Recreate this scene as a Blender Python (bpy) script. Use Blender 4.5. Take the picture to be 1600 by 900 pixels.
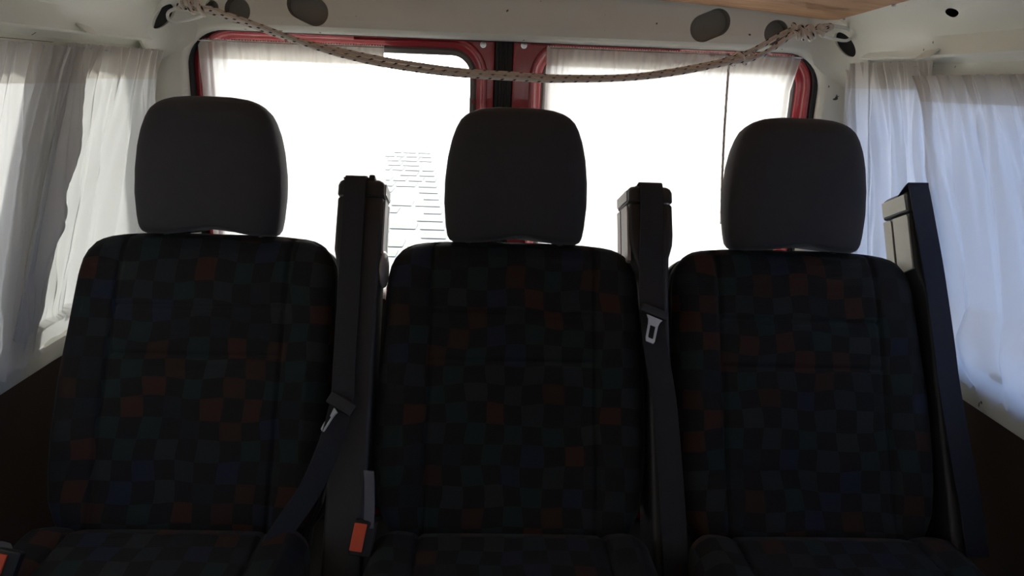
import bpy, bmesh, math, random
from math import sin, cos, pi, radians, exp, sqrt, atan2
from mathutils import Vector, Matrix, noise

for o in list(bpy.data.objects):
    bpy.data.objects.remove(o, do_unlink=True)
SC = bpy.context.scene
COL = SC.collection
random.seed(7)

# ------------------------------------------------------------------ camera
EYE = Vector((-.055, 0, 1.17))
cd = bpy.data.cameras.new('camera')
cam = bpy.data.objects.new('camera', cd)
COL.objects.link(cam)
cd.sensor_width = 36
cd.lens = 36 * 1150 / 1600
cd.clip_start = .02
cd.clip_end = 400
cam.matrix_world = (Matrix.Translation(EYE) @ Matrix.Rotation(-radians(2.6), 4, 'Z')
                    @ Matrix.Rotation(pi / 2 - radians(15.6), 4, 'X') @ Matrix.Rotation(radians(2.2), 4, 'Z'))
SC.camera = cam

# ------------------------------------------------------------------ sky, sun, exposure
W = bpy.data.worlds.new('sky')
SC.world = W
W.use_nodes = True
nt = W.node_tree
nt.nodes.clear()
def wn(t, **k):
    n = nt.nodes.new(t)
    for a, b in k.items():
        setattr(n, a, b)
    return n
tc = wn('ShaderNodeTexCoord')
sp = wn('ShaderNodeSeparateXYZ')
nt.links.new(tc.outputs['Generated'], sp.inputs[0])
def ramp_strength(out, lo, hi):
    m = wn('ShaderNodeMapRange', interpolation_type='SMOOTHSTEP')
    m.inputs['From Min'].default_value = lo
    m.inputs['From Max'].default_value = hi
    nt.links.new(out, m.inputs['Value'])
    return m.outputs['Result']
def scaled(col, fac):
    v = wn('ShaderNodeVectorMath', operation='SCALE')
    v.inputs[0].default_value = col
    nt.links.new(fac, v.inputs['Scale'])
    return v.outputs[0]
SKY_BASE = (.40, .41, .43)       # shaded street side
SKY_REAR = (13, 12.4, 11.8)       # low sun glare behind the van
SKY_RIGHT = (.42, .88, 2.15)     # open blue sky on the shaded side
SKY_LEFT = (.60, .62, .68)
f_rear = ramp_strength(sp.outputs['Y'], .45, .95)
f_right = ramp_strength(sp.outputs['X'], .15, .85)
neg = wn('ShaderNodeMath', operation='MULTIPLY'); neg.inputs[1].default_value = -1
nt.links.new(sp.outputs['X'], neg.inputs[0])
f_left = ramp_strength(neg.outputs[0], .15, .85)
acc = None
for s in (scaled(SKY_REAR, f_rear), scaled(SKY_RIGHT, f_right), scaled(SKY_LEFT, f_left)):
    a = wn('ShaderNodeVectorMath', operation='ADD')
    if acc is None:
        a.inputs[0].default_value = SKY_BASE
    else:
        nt.links.new(acc, a.inputs[0])
    nt.links.new(s, a.inputs[1])
    acc = a.outputs[0]
bg = wn('ShaderNodeBackground')
bg.inputs['Strength'].default_value = 1.0
nt.links.new(acc, bg.inputs['Color'])
wo = wn('ShaderNodeOutputWorld')
nt.links.new(bg.outputs[0], wo.inputs[0])

sd = bpy.data.lights.new('sun', 'SUN')
sd.energy = 3.6
sd.color = (1, .96, .90)
sd.angle = radians(3)
sun = bpy.data.objects.new('sun', sd)
COL.objects.link(sun)
sun.location = (-6, 6, 5)
sun.rotation_euler = Vector((.72, -.58, -.36)).to_track_quat('-Z', 'Y').to_euler()

SC.view_settings.view_transform = 'Standard'
SC.view_settings.look = 'None'
SC.view_settings.gamma = 1
SC.view_settings.use_curve_mapping = False
SC.view_settings.exposure = 0.42

# ------------------------------------------------------------------ materials
def mat(name, col, rough=.6, metal=0, var=0, vscale=8, bump=0, bscale=60, sheen=0, coat=0, spots=None, spec=.5):
    m = bpy.data.materials.new(name)
    m.use_nodes = True
    t = m.node_tree
    b = t.nodes['Principled BSDF']
    b.inputs['Roughness'].default_value = rough
    b.inputs['Metallic'].default_value = metal
    b.inputs['Specular IOR Level'].default_value = spec
    b.inputs['Sheen Weight'].default_value = sheen
    b.inputs['Sheen Roughness'].default_value = .4
    b.inputs['Coat Weight'].default_value = coat
    b.inputs['Coat Roughness'].default_value = .06
    b.inputs['Base Color'].default_value = (*col, 1)
    tcn = t.nodes.new('ShaderNodeTexCoord')
    out = None
    if var or spots:
        n = t.nodes.new('ShaderNodeTexNoise')
        n.inputs['Scale'].default_value = vscale
        n.inputs['Detail'].default_value = 5
        t.links.new(tcn.outputs['Object'], n.inputs['Vector'])
        mx = t.nodes.new('ShaderNodeMix'); mx.data_type = 'RGBA'
        mx.inputs[6].default_value = (*[c * (1 - var) for c in col], 1)
        mx.inputs[7].default_value = (*[min(1, c * (1 + var)) for c in col], 1)
        t.links.new(n.outputs['Fac'], mx.inputs[0])
        out = mx.outputs[2]
    if spots:
        n2 = t.nodes.new('ShaderNodeTexNoise')
        n2.inputs['Scale'].default_value = spots[1]
        n2.inputs['Detail'].default_value = 2
        t.links.new(tcn.outputs['Object'], n2.inputs['Vector'])
        r = t.nodes.new('ShaderNodeMapRange')
        r.inputs['From Min'].default_value = spots[2]
        r.inputs['From Max'].default_value = spots[2] + .02
        t.links.new(n2.outputs['Fac'], r.inputs['Value'])
        m2 = t.nodes.new('ShaderNodeMix'); m2.data_type = 'RGBA'
        t.links.new(r.outputs[0], m2.inputs[0])
        t.links.new(out, m2.inputs[6])
        m2.inputs[7].default_value = (*spots[0], 1)
        out = m2.outputs[2]
    if out:
        t.links.new(out, b.inputs['Base Color'])
    if bump:
        n3 = t.nodes.new('ShaderNodeTexNoise')
        n3.inputs['Scale'].default_value = bscale
        n3.inputs['Detail'].default_value = 4
        t.links.new(tcn.outputs['Object'], n3.inputs['Vector'])
        bp = t.nodes.new('ShaderNodeBump')
        bp.inputs['Strength'].default_value = bump
        bp.inputs['Distance'].default_value = .002
        t.links.new(n3.outputs['Fac'], bp.inputs['Height'])
        t.links.new(bp.outputs[0], b.inputs['Normal'])
    return m

def cloth_mat(name, col, trans, rough=.9, bump=.25):
    """thin woven sheet: diffuse on both faces plus light that comes through"""
    m = bpy.data.materials.new(name)
    m.use_nodes = True
    t = m.node_tree
    t.nodes.clear()
    tcn = t.nodes.new('ShaderNodeTexCoord')
    n = t.nodes.new('ShaderNodeTexNoise'); n.inputs['Scale'].default_value = 900
    t.links.new(tcn.outputs['Object'], n.inputs['Vector'])
    n2 = t.nodes.new('ShaderNodeTexNoise'); n2.inputs['Scale'].default_value = 22; n2.inputs['Detail'].default_value = 6
    t.links.new(tcn.outputs['Object'], n2.inputs['Vector'])
    ad = t.nodes.new('ShaderNodeMath'); ad.operation = 'MULTIPLY_ADD'
    ad.inputs[1].default_value = 6
    t.links.new(n2.outputs['Fac'], ad.inputs[0]); t.links.new(n.outputs['Fac'], ad.inputs[2])
    bp = t.nodes.new('ShaderNodeBump'); bp.inputs['Strength'].default_value = bump; bp.inputs['Distance'].default_value = .001
    t.links.new(ad.outputs[0], bp.inputs['Height'])
    d = t.nodes.new('ShaderNodeBsdfDiffuse'); d.inputs['Color'].default_value = (*col, 1)
    tr = t.nodes.new('ShaderNodeBsdfTranslucent'); tr.inputs['Color'].default_value = (*[c * .98 for c in col], 1)
    t.links.new(bp.outputs[0], d.inputs['Normal']); t.links.new(bp.outputs[0], tr.inputs['Normal'])
    mx = t.nodes.new('ShaderNodeMixShader'); mx.inputs[0].default_value = trans
    t.links.new(d.outputs[0], mx.inputs[1]); t.links.new(tr.outputs[0], mx.inputs[2])
    o = t.nodes.new('ShaderNodeOutputMaterial')
    t.links.new(mx.outputs[0], o.inputs[0])
    return m

def glass_mat(name):
    m = bpy.data.materials.new(name)
    m.use_nodes = True
    t = m.node_tree
    t.nodes.clear()
    tr = t.nodes.new('ShaderNodeBsdfTransparent'); tr.inputs['Color'].default_value = (.93, .95, .94, 1)
    g = t.nodes.new('ShaderNodeBsdfGlossy'); g.inputs['Roughness'].default_value = .03
    df = t.nodes.new('ShaderNodeBsdfDiffuse'); df.inputs['Color'].default_value = (.5, .48, .44, 1)
    fr = t.nodes.new('ShaderNodeFresnel'); fr.inputs['IOR'].default_value = 1.4
    n = t.nodes.new('ShaderNodeTexNoise'); n.inputs['Scale'].default_value = 9; n.inputs['Detail'].default_value = 8
    tcn = t.nodes.new('ShaderNodeTexCoord'); t.links.new(tcn.outputs['Object'], n.inputs['Vector'])
    mr = t.nodes.new('ShaderNodeMapRange')
    mr.inputs['From Min'].default_value = .5; mr.inputs['From Max'].default_value = .8
    mr.inputs['To Min'].default_value = .0; mr.inputs['To Max'].default_value = .06
    t.links.new(n.outputs['Fac'], mr.inputs['Value'])
    m1 = t.nodes.new('ShaderNodeMixShader'); t.links.new(mr.outputs[0], m1.inputs[0])
    t.links.new(tr.outputs[0], m1.inputs[1]); t.links.new(df.outputs[0], m1.inputs[2])
    m2 = t.nodes.new('ShaderNodeMixShader'); t.links.new(fr.outputs[0], m2.inputs[0])
    t.links.new(m1.outputs[0], m2.inputs[1]); t.links.new(g.outputs[0], m2.inputs[2])
    o = t.nodes.new('ShaderNodeOutputMaterial'); t.links.new(m2.outputs[0], o.inputs[0])
    return m

def seat_fabric(name):
    """dark woven upholstery with staggered soft-edged patches in rust, teal, navy and grey"""
    m = bpy.data.materials.new(name)
    m.use_nodes = True
    t = m.node_tree
    L = t.links.new
    N = t.nodes.new
    b = t.nodes['Principled BSDF']
    b.inputs['Roughness'].default_value = .95
    b.inputs['Specular IOR Level'].default_value = .15
    b.inputs['Sheen Weight'].default_value = .05
    b.inputs['Sheen Roughness'].default_value = .35
    uv = N('ShaderNodeUVMap'); uv.uv_map = 'UVMap'
    oi = N('ShaderNodeObjectInfo')
    nz = N('ShaderNodeTexNoise'); nz.inputs['Scale'].default_value = 13; nz.inputs['Detail'].default_value = 0
    L(uv.outputs[0], nz.inputs['Vector'])
    sb = N('ShaderNodeVectorMath'); sb.operation = 'SUBTRACT'; sb.inputs[1].default_value = (.5, .5, .5)
    L(nz.outputs['Color'], sb.inputs[0])
    sc = N('ShaderNodeVectorMath'); sc.operation = 'SCALE'; sc.inputs['Scale'].default_value = .020
    L(sb.outputs[0], sc.inputs[0])
    ad = N('ShaderNodeVectorMath'); ad.operation = 'ADD'; L(uv.outputs[0], ad.inputs[0]); L(sc.outputs[0], ad.inputs[1])
    mu = N('ShaderNodeVectorMath'); mu.operation = 'MULTIPLY'; mu.inputs[1].default_value = (28.5, 28.5, 0)
    L(ad.outputs[0], mu.inputs[0])
    fl = N('ShaderNodeVectorMath'); fl.operation = 'FLOOR'; L(mu.outputs[0], fl.inputs[0])
    of = N('ShaderNodeVectorMath'); of.operation = 'ADD'; L(fl.outputs[0], of.inputs[0])
    lc = N('ShaderNodeVectorMath'); lc.operation = 'SCALE'; lc.inputs['Scale'].default_value = 37.0
    L(oi.outputs['Location'], lc.inputs[0])
    lf = N('ShaderNodeVectorMath'); lf.operation = 'FLOOR'; L(lc.outputs[0], lf.inputs[0])
    L(lf.outputs[0], of.inputs[1])
    wh = N('ShaderNodeTexWhiteNoise'); wh.noise_dimensions = '3D'; L(of.outputs[0], wh.inputs['Vector'])
    cr = N('ShaderNodeValToRGB'); cr.color_ramp.interpolation = 'CONSTANT'
    cols = [(0, (.025, .028, .031)), (.20, (.021, .031, .031)), (.40, (.020, .022, .025)), (.52, (.048, .024, .019)),
            (.66, (.022, .026, .042)), (.80, (.028, .031, .032)), (.90, (.038, .022, .018))]
    el = cr.color_ramp.elements
    el[0].position, el[0].color = 0, (*cols[0][1], 1)
    el[1].position, el[1].color = cols[1][0], (*cols[1][1], 1)
    for p, c in cols[2:]:
        e = el.new(p); e.color = (*c, 1)
    L(wh.outputs['Value'], cr.inputs[0])
    ck = N('ShaderNodeTexChecker'); ck.inputs['Scale'].default_value = 1
    fl2 = N('ShaderNodeVectorMath'); fl2.operation = 'ADD'; fl2.inputs[1].default_value = (.5, .5, .5)
    L(fl.outputs[0], fl2.inputs[0]); L(fl2.outputs[0], ck.inputs['Vector'])
    mx = N('ShaderNodeMix'); mx.data_type = 'RGBA'
    L(ck.outputs['Fac'], mx.inputs[0]); L(cr.outputs[0], mx.inputs[6]); mx.inputs[7].default_value = (.0185, .0175, .019, 1)
    L(mx.outputs[2], b.inputs['Base Color'])
    wv = N('ShaderNodeTexWave'); wv.bands_direction = 'Y'; wv.inputs['Scale'].default_value = 130
    L(uv.outputs[0], wv.inputs['Vector'])
    bp = N('ShaderNodeBump'); bp.inputs['Strength'].default_value = .25; bp.inputs['Distance'].default_value = .0006
    L(wv.outputs['Fac'], bp.inputs['Height']); L(bp.outputs[0], b.inputs['Normal'])
    return m

def rope_mat(name):
    m = bpy.data.materials.new(name)
    m.use_nodes = True
    t = m.node_tree
    L = t.links.new
    N = t.nodes.new
    b = t.nodes['Principled BSDF']
    b.inputs['Roughness'].default_value = .85
    b.inputs['Specular IOR Level'].default_value = .2
    uv = N('ShaderNodeUVMap'); uv.uv_map = 'UVMap'
    sp = N('ShaderNodeSeparateXYZ'); L(uv.outputs[0], sp.inputs[0])
    # u 0..1 round the rope, v in metres along it: one short slanting dark tick every 26 mm on three tracers
    def mth(op, a, bb=None, c=None):
        n = N('ShaderNodeMath'); n.operation = op
        for i, s in enumerate((a, bb, c)):
            if s is None: continue
            if isinstance(s, (int, float)): n.inputs[i].default_value = s
            else: L(s, n.inputs[i])
        return n.outputs[0]
    u3 = mth('MULTIPLY', sp.outputs['X'], 3)
    uf = mth('FRACT', u3)
    k = mth('FLOOR', u3)
    v1 = mth('MULTIPLY_ADD', sp.outputs['Y'], 1 / .026, mth('MULTIPLY', k, .37))
    vs = mth('FRACT', mth('ADD', v1, mth('MULTIPLY', uf, .45)))
    tick = mth('MULTIPLY', mth('LESS_THAN', vs, .24), mth('MULTIPLY', mth('GREATER_THAN', uf, .2), mth('LESS_THAN', uf, .62)))
    mx = N('ShaderNodeMix'); mx.data_type = 'RGBA'
    L(tick, mx.inputs[0]); mx.inputs[6].default_value = (.74, .66, .58, 1); mx.inputs[7].default_value = (.035, .03, .03, 1)
    L(mx.outputs[2], b.inputs['Base Color'])
    br = mth('SINE', mth('ADD', mth('MULTIPLY', sp.outputs['Y'], 1700), mth('MULTIPLY', sp.outputs['X'], 6.283 * 6)))
    br2 = mth('SINE', mth('SUBTRACT', mth('MULTIPLY', sp.outputs['Y'], 1700), mth('MULTIPLY', sp.outputs['X'], 6.283 * 6)))
    bp = N('ShaderNodeBump'); bp.inputs['Strength'].default_value = .5; bp.inputs['Distance'].default_value = .0006
    L(mth('MULTIPLY', br, br2), bp.inputs['Height']); L(bp.outputs[0], b.inputs['Normal'])
    return m

def web_mat(name, col):
    m = mat(name, col, .7, spec=.3)
    t = m.node_tree
    b = t.nodes['Principled BSDF']
    tcn = t.nodes.new('ShaderNodeTexCoord')
    w = t.nodes.new('ShaderNodeTexWave'); w.inputs['Scale'].default_value = 160; w.bands_direction = 'Z'
    t.links.new(tcn.outputs['Object'], w.inputs['Vector'])
    bp = t.nodes.new('ShaderNodeBump'); bp.inputs['Strength'].default_value = .3; bp.inputs['Distance'].default_value = .0005
    t.links.new(w.outputs['Fac'], bp.inputs['Height']); t.links.new(bp.outputs[0], b.inputs['Normal'])
    return m

def wood_mat(name):
    m = mat(name, (.46, .25, .135), .55)
    t = m.node_tree
    b = t.nodes['Principled BSDF']
    tcn = t.nodes.new('ShaderNodeTexCoord')
    mp = t.nodes.new('ShaderNodeMapping'); mp.inputs['Scale'].default_value = (3, 22, 3)
    t.links.new(tcn.outputs['Object'], mp.inputs['Vector'])
    n = t.nodes.new('ShaderNodeTexNoise'); n.inputs['Scale'].default_value = 3; n.inputs['Detail'].default_value = 8
    n.inputs['Distortion'].default_value = .6
    t.links.new(mp.outputs[0], n.inputs['Vector'])
    cr = t.nodes.new('ShaderNodeValToRGB')
    cr.color_ramp.elements[0].position = .25; cr.color_ramp.elements[0].color = (.42, .22, .11, 1)
    cr.color_ramp.elements[1].position = .75; cr.color_ramp.elements[1].color = (.64, .38, .21, 1)
    t.links.new(n.outputs['Fac'], cr.inputs[0]); t.links.new(cr.outputs[0], b.inputs['Base Color'])
    return m

CREAM = mat('cream_paint', (.79, .78, .69), .42, var=.05, vscale=6, bump=.15, bscale=18, spots=((.10, .08, .06), 55, .735))
CAVSHADE = mat('cavity_shade', (.30, .29, .26), .8)  # darkness of the hollow header put into the hole walls' colour
RED = mat('red_paint', (.38, .028, .038), .27, var=.06, vscale=5, coat=1)
DULLRED = mat('dull_red_paint', (.28, .03, .035), .4)
RUBBER = mat('black_rubber', (.012, .012, .013), .55)
SEAL = mat('grey_window_seal', (.15, .14, .13), .6)
FABRIC = seat_fabric('patterned_seat_fabric')
HEADF = mat('plain_headrest_fabric', (.058, .055, .058), .95, var=.08, vscale=30, bump=.25, bscale=700, sheen=.16, spec=.15)
PIPE = mat('seat_piping', (.035, .035, .038), .7)
PLAST = mat('black_moulded_plastic', (.030, .029, .031), .5, bump=.2, bscale=400)
GREYP = mat('pale_grey_plastic', (.44, .43, .37), .45, bump=.1, bscale=300)
WEB = web_mat('black_webbing', (.028, .028, .032))
NAVYWEB = web_mat('navy_webbing', (.021, .023, .037))
STALKM = web_mat('grey_webbing', (.12, .125, .15))
METAL = mat('steel', (.72, .72, .74), .25, metal=1)
ALU = mat('aluminium', (.82, .81, .79), .35, metal=.6)
SATIN = mat('bright_tongue_metal', (.75, .76, .80), .45, metal=.3)
ORANGE = mat('orange_red_button', (.80, .10, .035), .4)
CURT = cloth_mat('white_curtain_cotton', (.80, .785, .775), .50)
HEM = cloth_mat('doubled_curtain_hem', (.74, .70, .65), .30)
DIMCURT = cloth_mat('dimmed_curtain_cotton', (.78, .78, .77), .36)  # same cotton with translucency lowered, dimming the sunlit left strip
ROPE = rope_mat('braided_rope')
GLASS = glass_mat('window_glass')
WOOD = wood_mat('varnished_plywood')
BROWN = mat('dark_brown_hardboard', (.035, .022, .016), .5, var=.15, vscale=14)
FLOORM = mat('dark_floor_lino', (.035, .034, .033), .7, var=.2, vscale=20)
GROUND = mat('pale_gravel', (.62, .60, .55), .95, var=.12, vscale=3)
STONE = mat('pale_stone', (.285, .285, .25), .95, var=.3, vscale=3)

# ------------------------------------------------------------------ mesh helpers
def mesh(name, verts, faces, m, uvs=None, sharp=None, mats=None, fm=None):
    me = bpy.data.meshes.new(name)
    me.from_pydata([tuple(v) for v in verts], [], faces)
    me.materials.append(m)
    for x in (mats or []):
        me.materials.append(x)
    if fm:
        me.polygons.foreach_set('material_index', fm)
    me.polygons.foreach_set('use_smooth', [True] * len(me.polygons))
    if uvs:
        ul = me.uv_layers.new(name='UVMap')
        for l in me.loops:
            ul.data[l.index].uv = uvs[l.vertex_index]
    if sharp is not None:
        me.set_sharp_from_angle(angle=radians(sharp))
    me.update()
    return me

def link(name, me, parent=None, loc=None):
    o = bpy.data.objects.new(name, me)
    COL.objects.link(o)
    if parent:
        o.parent = parent
    if loc:
        o.location = loc
    return o

def wpos(o):
    p = Vector((0, 0, 0))
    while o:
        p += Vector(o.location)
        o = o.parent
    return p

def obj(name, geo, m, parent=None, sharp=35, **k):
    """geo = (verts, faces[, uvs]) in world coordinates; origin goes to the parent's or to the mesh's own base"""
    vs, fs = geo[0], geo[1]
    uv = geo[2] if len(geo) > 2 else None
    if parent:
        org = wpos(parent)
        loc = (0, 0, 0)
    else:
        org = Vector(((min(v[0] for v in vs) + max(v[0] for v in vs)) / 2, (min(v[1] for v in vs) + max(v[1] for v in vs)) / 2, min(v[2] for v in vs)))
        loc = org
    me = mesh(name, [Vector(v) - org for v in vs], fs, m, uv, sharp, **k)
    bm = bmesh.new(); bm.from_mesh(me)
    bmesh.ops.recalc_face_normals(bm, faces=bm.faces)
    bm.to_mesh(me); bm.free()
    return link(name, me, parent, loc)

def tag(o, label=None, cat=None, group=None, kind=None):
    for a, b in (('label', label), ('category', cat), ('group', group), ('kind', kind)):
        if b:
            o[a] = b
    return o

def thing(name, loc, label, cat, group=None):
    o = bpy.data.objects.new(name, None)
    COL.objects.link(o)
    o.location = loc
    o.empty_display_size = .05
    return tag(o, label, cat, group)

def join(*gs):
    V, F, U = [], [], []
    for g in gs:
        n = len(V)
        V += [Vector(v) for v in g[0]]
        F += [tuple(i + n for i in f) for f in g[1]]
        if len(g) > 2:
            U += g[2]
    return (V, F, U) if len(U) == len(V) else (V, F)

def mapg(g, f):
    return ([Vector(f(*v)) for v in g[0]],) + tuple(g[1:])

def box(c, s, bev=.003, seg=2):
    bm = bmesh.new()
    bmesh.ops.create_cube(bm, size=1)
    bmesh.ops.scale(bm, vec=s, verts=bm.verts)
    if bev:
        bmesh.ops.bevel(bm, geom=bm.edges, offset=bev, segments=seg, profile=.6, affect='EDGES')
    V = [v.co + Vector(c) for v in bm.verts]
    F = [tuple(v.index for v in f.verts) for f in bm.faces]
    bm.free()
    return V, F

def loft(loops, closed=True, cap0=False, cap1=False, torus=False):
    V = [Vector(p) for l in loops for p in l]
    n = len(loops[0])
    F = []
    K = len(loops)
    for i in range(K if torus else K - 1):
        j2 = (i + 1) % K
        for j in range(n if closed else n - 1):
            k = (j + 1) % n
            F.append((i * n + j, i * n + k, j2 * n + k, j2 * n + j))
    if cap0: F.append(tuple(range(n)))
    if cap1: F.append(tuple((K - 1) * n + j for j in range(n)))
    return V, F

def prism(poly, f0, f1):
    """poly outline of 2-D points, f0/f1 map them to the two end faces"""
    return loft([[f0(*p) for p in poly], [f1(*p) for p in poly]], True, True, True)

def catmull(pts, n=8):
    P = [Vector(p) for p in pts]
    P = [P[0] * 2 - P[1]] + P + [P[-1] * 2 - P[-2]]
    out = []
    for i in range(1, len(P) - 2):
        for k in range(n):
            t = k / n
            a, b, c, d = P[i - 1], P[i], P[i + 1], P[i + 2]
            out.append(.5 * ((2 * b) + (c - a) * t + (2 * a - 5 * b + 4 * c - d) * t * t + (3 * b - a - 3 * c + d) * t ** 3))
    out.append(P[-2])
    return out

def tube(path, r, n=10, closed=False, caps=True):
    P = [Vector(p) for p in path]
    K = len(P)
    rf = r if callable(r) else (lambda t: r)
    T = []
    for i in range(K):
        a = P[(i - 1) % K] if (closed or i) else P[0]
        b = P[(i + 1) % K] if (closed or i < K - 1) else P[-1]
        T.append((b - a).normalized())
    up = Vector((0, 0, 1)) if abs(T[0].z) < .9 else Vector((0, 1, 0))
    u = T[0].cross(up).normalized()
    V, U, F = [], [], []
    s = 0
    for i in range(K):
        if i: s += (P[i] - P[i - 1]).length
        u = (u - T[i] * u.dot(T[i])).normalized()
        w = T[i].cross(u)
        for j in range(n):
            a = 2 * pi * j / n
            V.append(P[i] + (u * cos(a) + w * sin(a)) * rf(i / (K - 1)))
            U.append((j / n, s))
    for i in range(K if closed else K - 1):
        q = (i + 1) % K
        for j in range(n):
            k = (j + 1) % n
            F.append((i * n + j, i * n + k, q * n + k, q * n + j))
    if caps and not closed:
        F.append(tuple(range(n))); F.append(tuple((K - 1) * n + j for j in range(n)))
    return V, F, U

def strap(path, wdir, width, th=.0022):
    """flat webbing; path of points, wdir list of width directions"""
    loops = []
    K = len(path)
    for i, p in enumerate(path):
        p = Vector(p)
        t = (Vector(path[min(i + 1, K - 1)]) - Vector(path[max(i - 1, 0)])).normalized()
        w = Vector(wdir[i]); w = (w - t * w.dot(t)).normalized()
        n = t.cross(w).normalized()
        a = width / 2
        e = th / 2
        loops.append([p + w * a + n * e * .4, p + w * (a - .0008) + n * e, p - w * (a - .0008) + n * e, p - w * a + n * e * .4,
                      p - w * a - n * e * .4, p - w * (a - .0008) - n * e, p + w * (a - .0008) - n * e, p + w * a - n * e * .4])
    return loft(loops, True, True, True)

def rrect(x0, x1, z0, z1, r, n=8):
    pts = []
    for cx, cz, a0 in ((x1 - r, z1 - r, 0), (x0 + r, z1 - r, 90), (x0 + r, z0 + r, 180), (x1 - r, z0 + r, 270)):
        for k in range(n + 1):
            a = radians(a0 + 90 * k / n)
            pts.append((cx + r * cos(a), cz + r * sin(a)))
    return pts

def cyl(p, d, r, l, n=20, bev=.15):
    """short round head on point p along d"""
    d = Vector(d).normalized()
    u = d.orthogonal().normalized()
    w = d.cross(u)
    L = []
    for t, q in ((0, 1), (l * (1 - bev), 1), (l, 1 - bev * 2)):
        L.append([Vector(p) + d * t + (u * cos(2 * pi * j / n) + w * sin(2 * pi * j / n)) * r * q for j in range(n)])
    return loft(L, True, True, True)

def cut(o, geos, m=None):
    """subtract closed shapes from o (result is baked into o's mesh)"""
    base = wpos(o)
    tmp = []
    for g in geos:
        me = mesh('cutter', [Vector(v) - base for v in g[0]], g[1], m or o.data.materials[0])
        bm = bmesh.new(); bm.from_mesh(me)
        bmesh.ops.recalc_face_normals(bm, faces=bm.faces)
        bm.to_mesh(me); bm.free()
        c = link('cutter', me, None, base)
        tmp.append(c)
        md = o.modifiers.new('b', 'BOOLEAN')
        md.operation = 'DIFFERENCE'; md.solver = 'EXACT'; md.object = c
        md.material_mode = 'TRANSFER'
    bpy.context.view_layer.update()
    dg = bpy.context.evaluated_depsgraph_get()
    nm = bpy.data.meshes.new_from_object(o.evaluated_get(dg))
    o.modifiers.clear()
    o.data = nm
    nm.set_sharp_from_angle(angle=radians(35))
    for c in tmp:
        bpy.data.objects.remove(c, do_unlink=True)

def lerp_table(tb, x):
    if x <= tb[0][0]: return tb[0][1]
    for (a, b), (c, d) in zip(tb, tb[1:]):
        if x <= c:
            return b + (d - b) * (x - a) / (c - a)
    return tb[-1][1]

def structure(name, geo, m, parent=None, **k):
    return tag(obj(name, geo, m, parent, **k), kind='structure')

# ------------------------------------------------------------------ the setting: a small van
YR = 1.765                       # plane of the rear header
def wallx(z):                    # inner face of the side wall above / below the belt line
    return .815 + (1.21 - z) * .165
def sstep(t):
    t = max(0, min(1, t)); return t * t * (3 - 2 * t)
def wallxy(y, z):                # the body draws in a little towards the rear pillars
    return wallx(z) - .026 * sstep((y - 1.42) / .32)

# ground and what shows faintly through the glaring rear windows
gv = [(-60, -40, -.62), (60, -40, -.62), (60, 80, -.62), (-60, 80, -.62), (-60, -40, -.8), (60, -40, -.8), (60, 80, -.8), (-60, 80, -.8)]
tag(obj('ground', (gv, [(0, 1, 2, 3), (7, 6, 5, 4), (0, 4, 5, 1), (1, 5, 6, 2), (2, 6, 7, 3), (3, 7, 4, 0)]), GROUND, sharp=30), kind='structure')
slabs = []
random.seed(3)
y = 7.4
while y < 19:
    h = .45 + (y - 7) * .05
    x = -.35 - (y - 7.4) * .09
    while x > -1.25 - (y - 7.4) * .14:
        w = random.uniform(.22, .42)
        if random.random() < .85:
            slabs.append(box((x - w / 2, y + h / 2, -.612), (w - .05, h - .12, .008), .003, 1))
        x -= w
    y += h
tag(obj('garden_path', join(*slabs), STONE), kind='structure')

floor = structure('floor', box((0, .0, -.03), (1.95, 3.7, .06), .004), FLOORM)

# rear wall: header beam, rear pillars and sill pressed as one frame round the door opening
OX, OZT, OZB, OR = .735, 1.260, -.005, .085
def ring(off, y, n=10):
    if off == 'out':
        return [(x, y, z) for x, z in rrect(-.97, .97, -.09, 1.44, .03, n)]
    return [(x, y, z) for x, z in rrect(-OX - off, OX + off, OZB - off, OZT + off, OR + off, n)]
fr = loft([ring('out', 1.799), ring('out', 1.752), ring(.055, YR - .001), ring(.030, YR), ring(.014, YR + .003), ring(.006, YR + .009), ring(.001, YR + .02), ring(0, 1.792), ring(.002, 1.799)], torus=True)
wall_back = structure('wall_back', fr, CREAM, sharp=50)
def capsule(cx, cz, r, hl, ang, y0, y1, n=14):
    pts = []
    for s, a0 in ((1, -90), (-1, 90)):
        for k in range(n + 1):
            a = radians(a0 + 180 * k / n)
            px_, pz_ = s * hl + r * cos(a), r * sin(a)
            pts.append((cx + px_ * cos(ang) - pz_ * sin(ang), cz + px_ * sin(ang) + pz_ * cos(ang)))
    return prism(pts, lambda x, z: (x, y0, z), lambda x, z: (x, y1, z))
def disc(cx, cz, r, y0, y1, n=28):
    return prism([(cx + r * cos(2 * pi * k / n), cz + r * sin(2 * pi * k / n)) for k in range(n)], lambda x, z: (x, y0, z), lambda x, z: (x, y1, z))
cuts = []
for s in (-1, 1):
    cuts += [capsule(s * .455, 1.312, .030, .017, s * radians(24), 1.70, 1.795),
             disc(s * .610, 1.302, .028, 1.70, 1.795), disc(s * .665, 1.307, .014, 1.70, 1.795)]
cut(wall_back, cuts, CAVSHADE)

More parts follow.
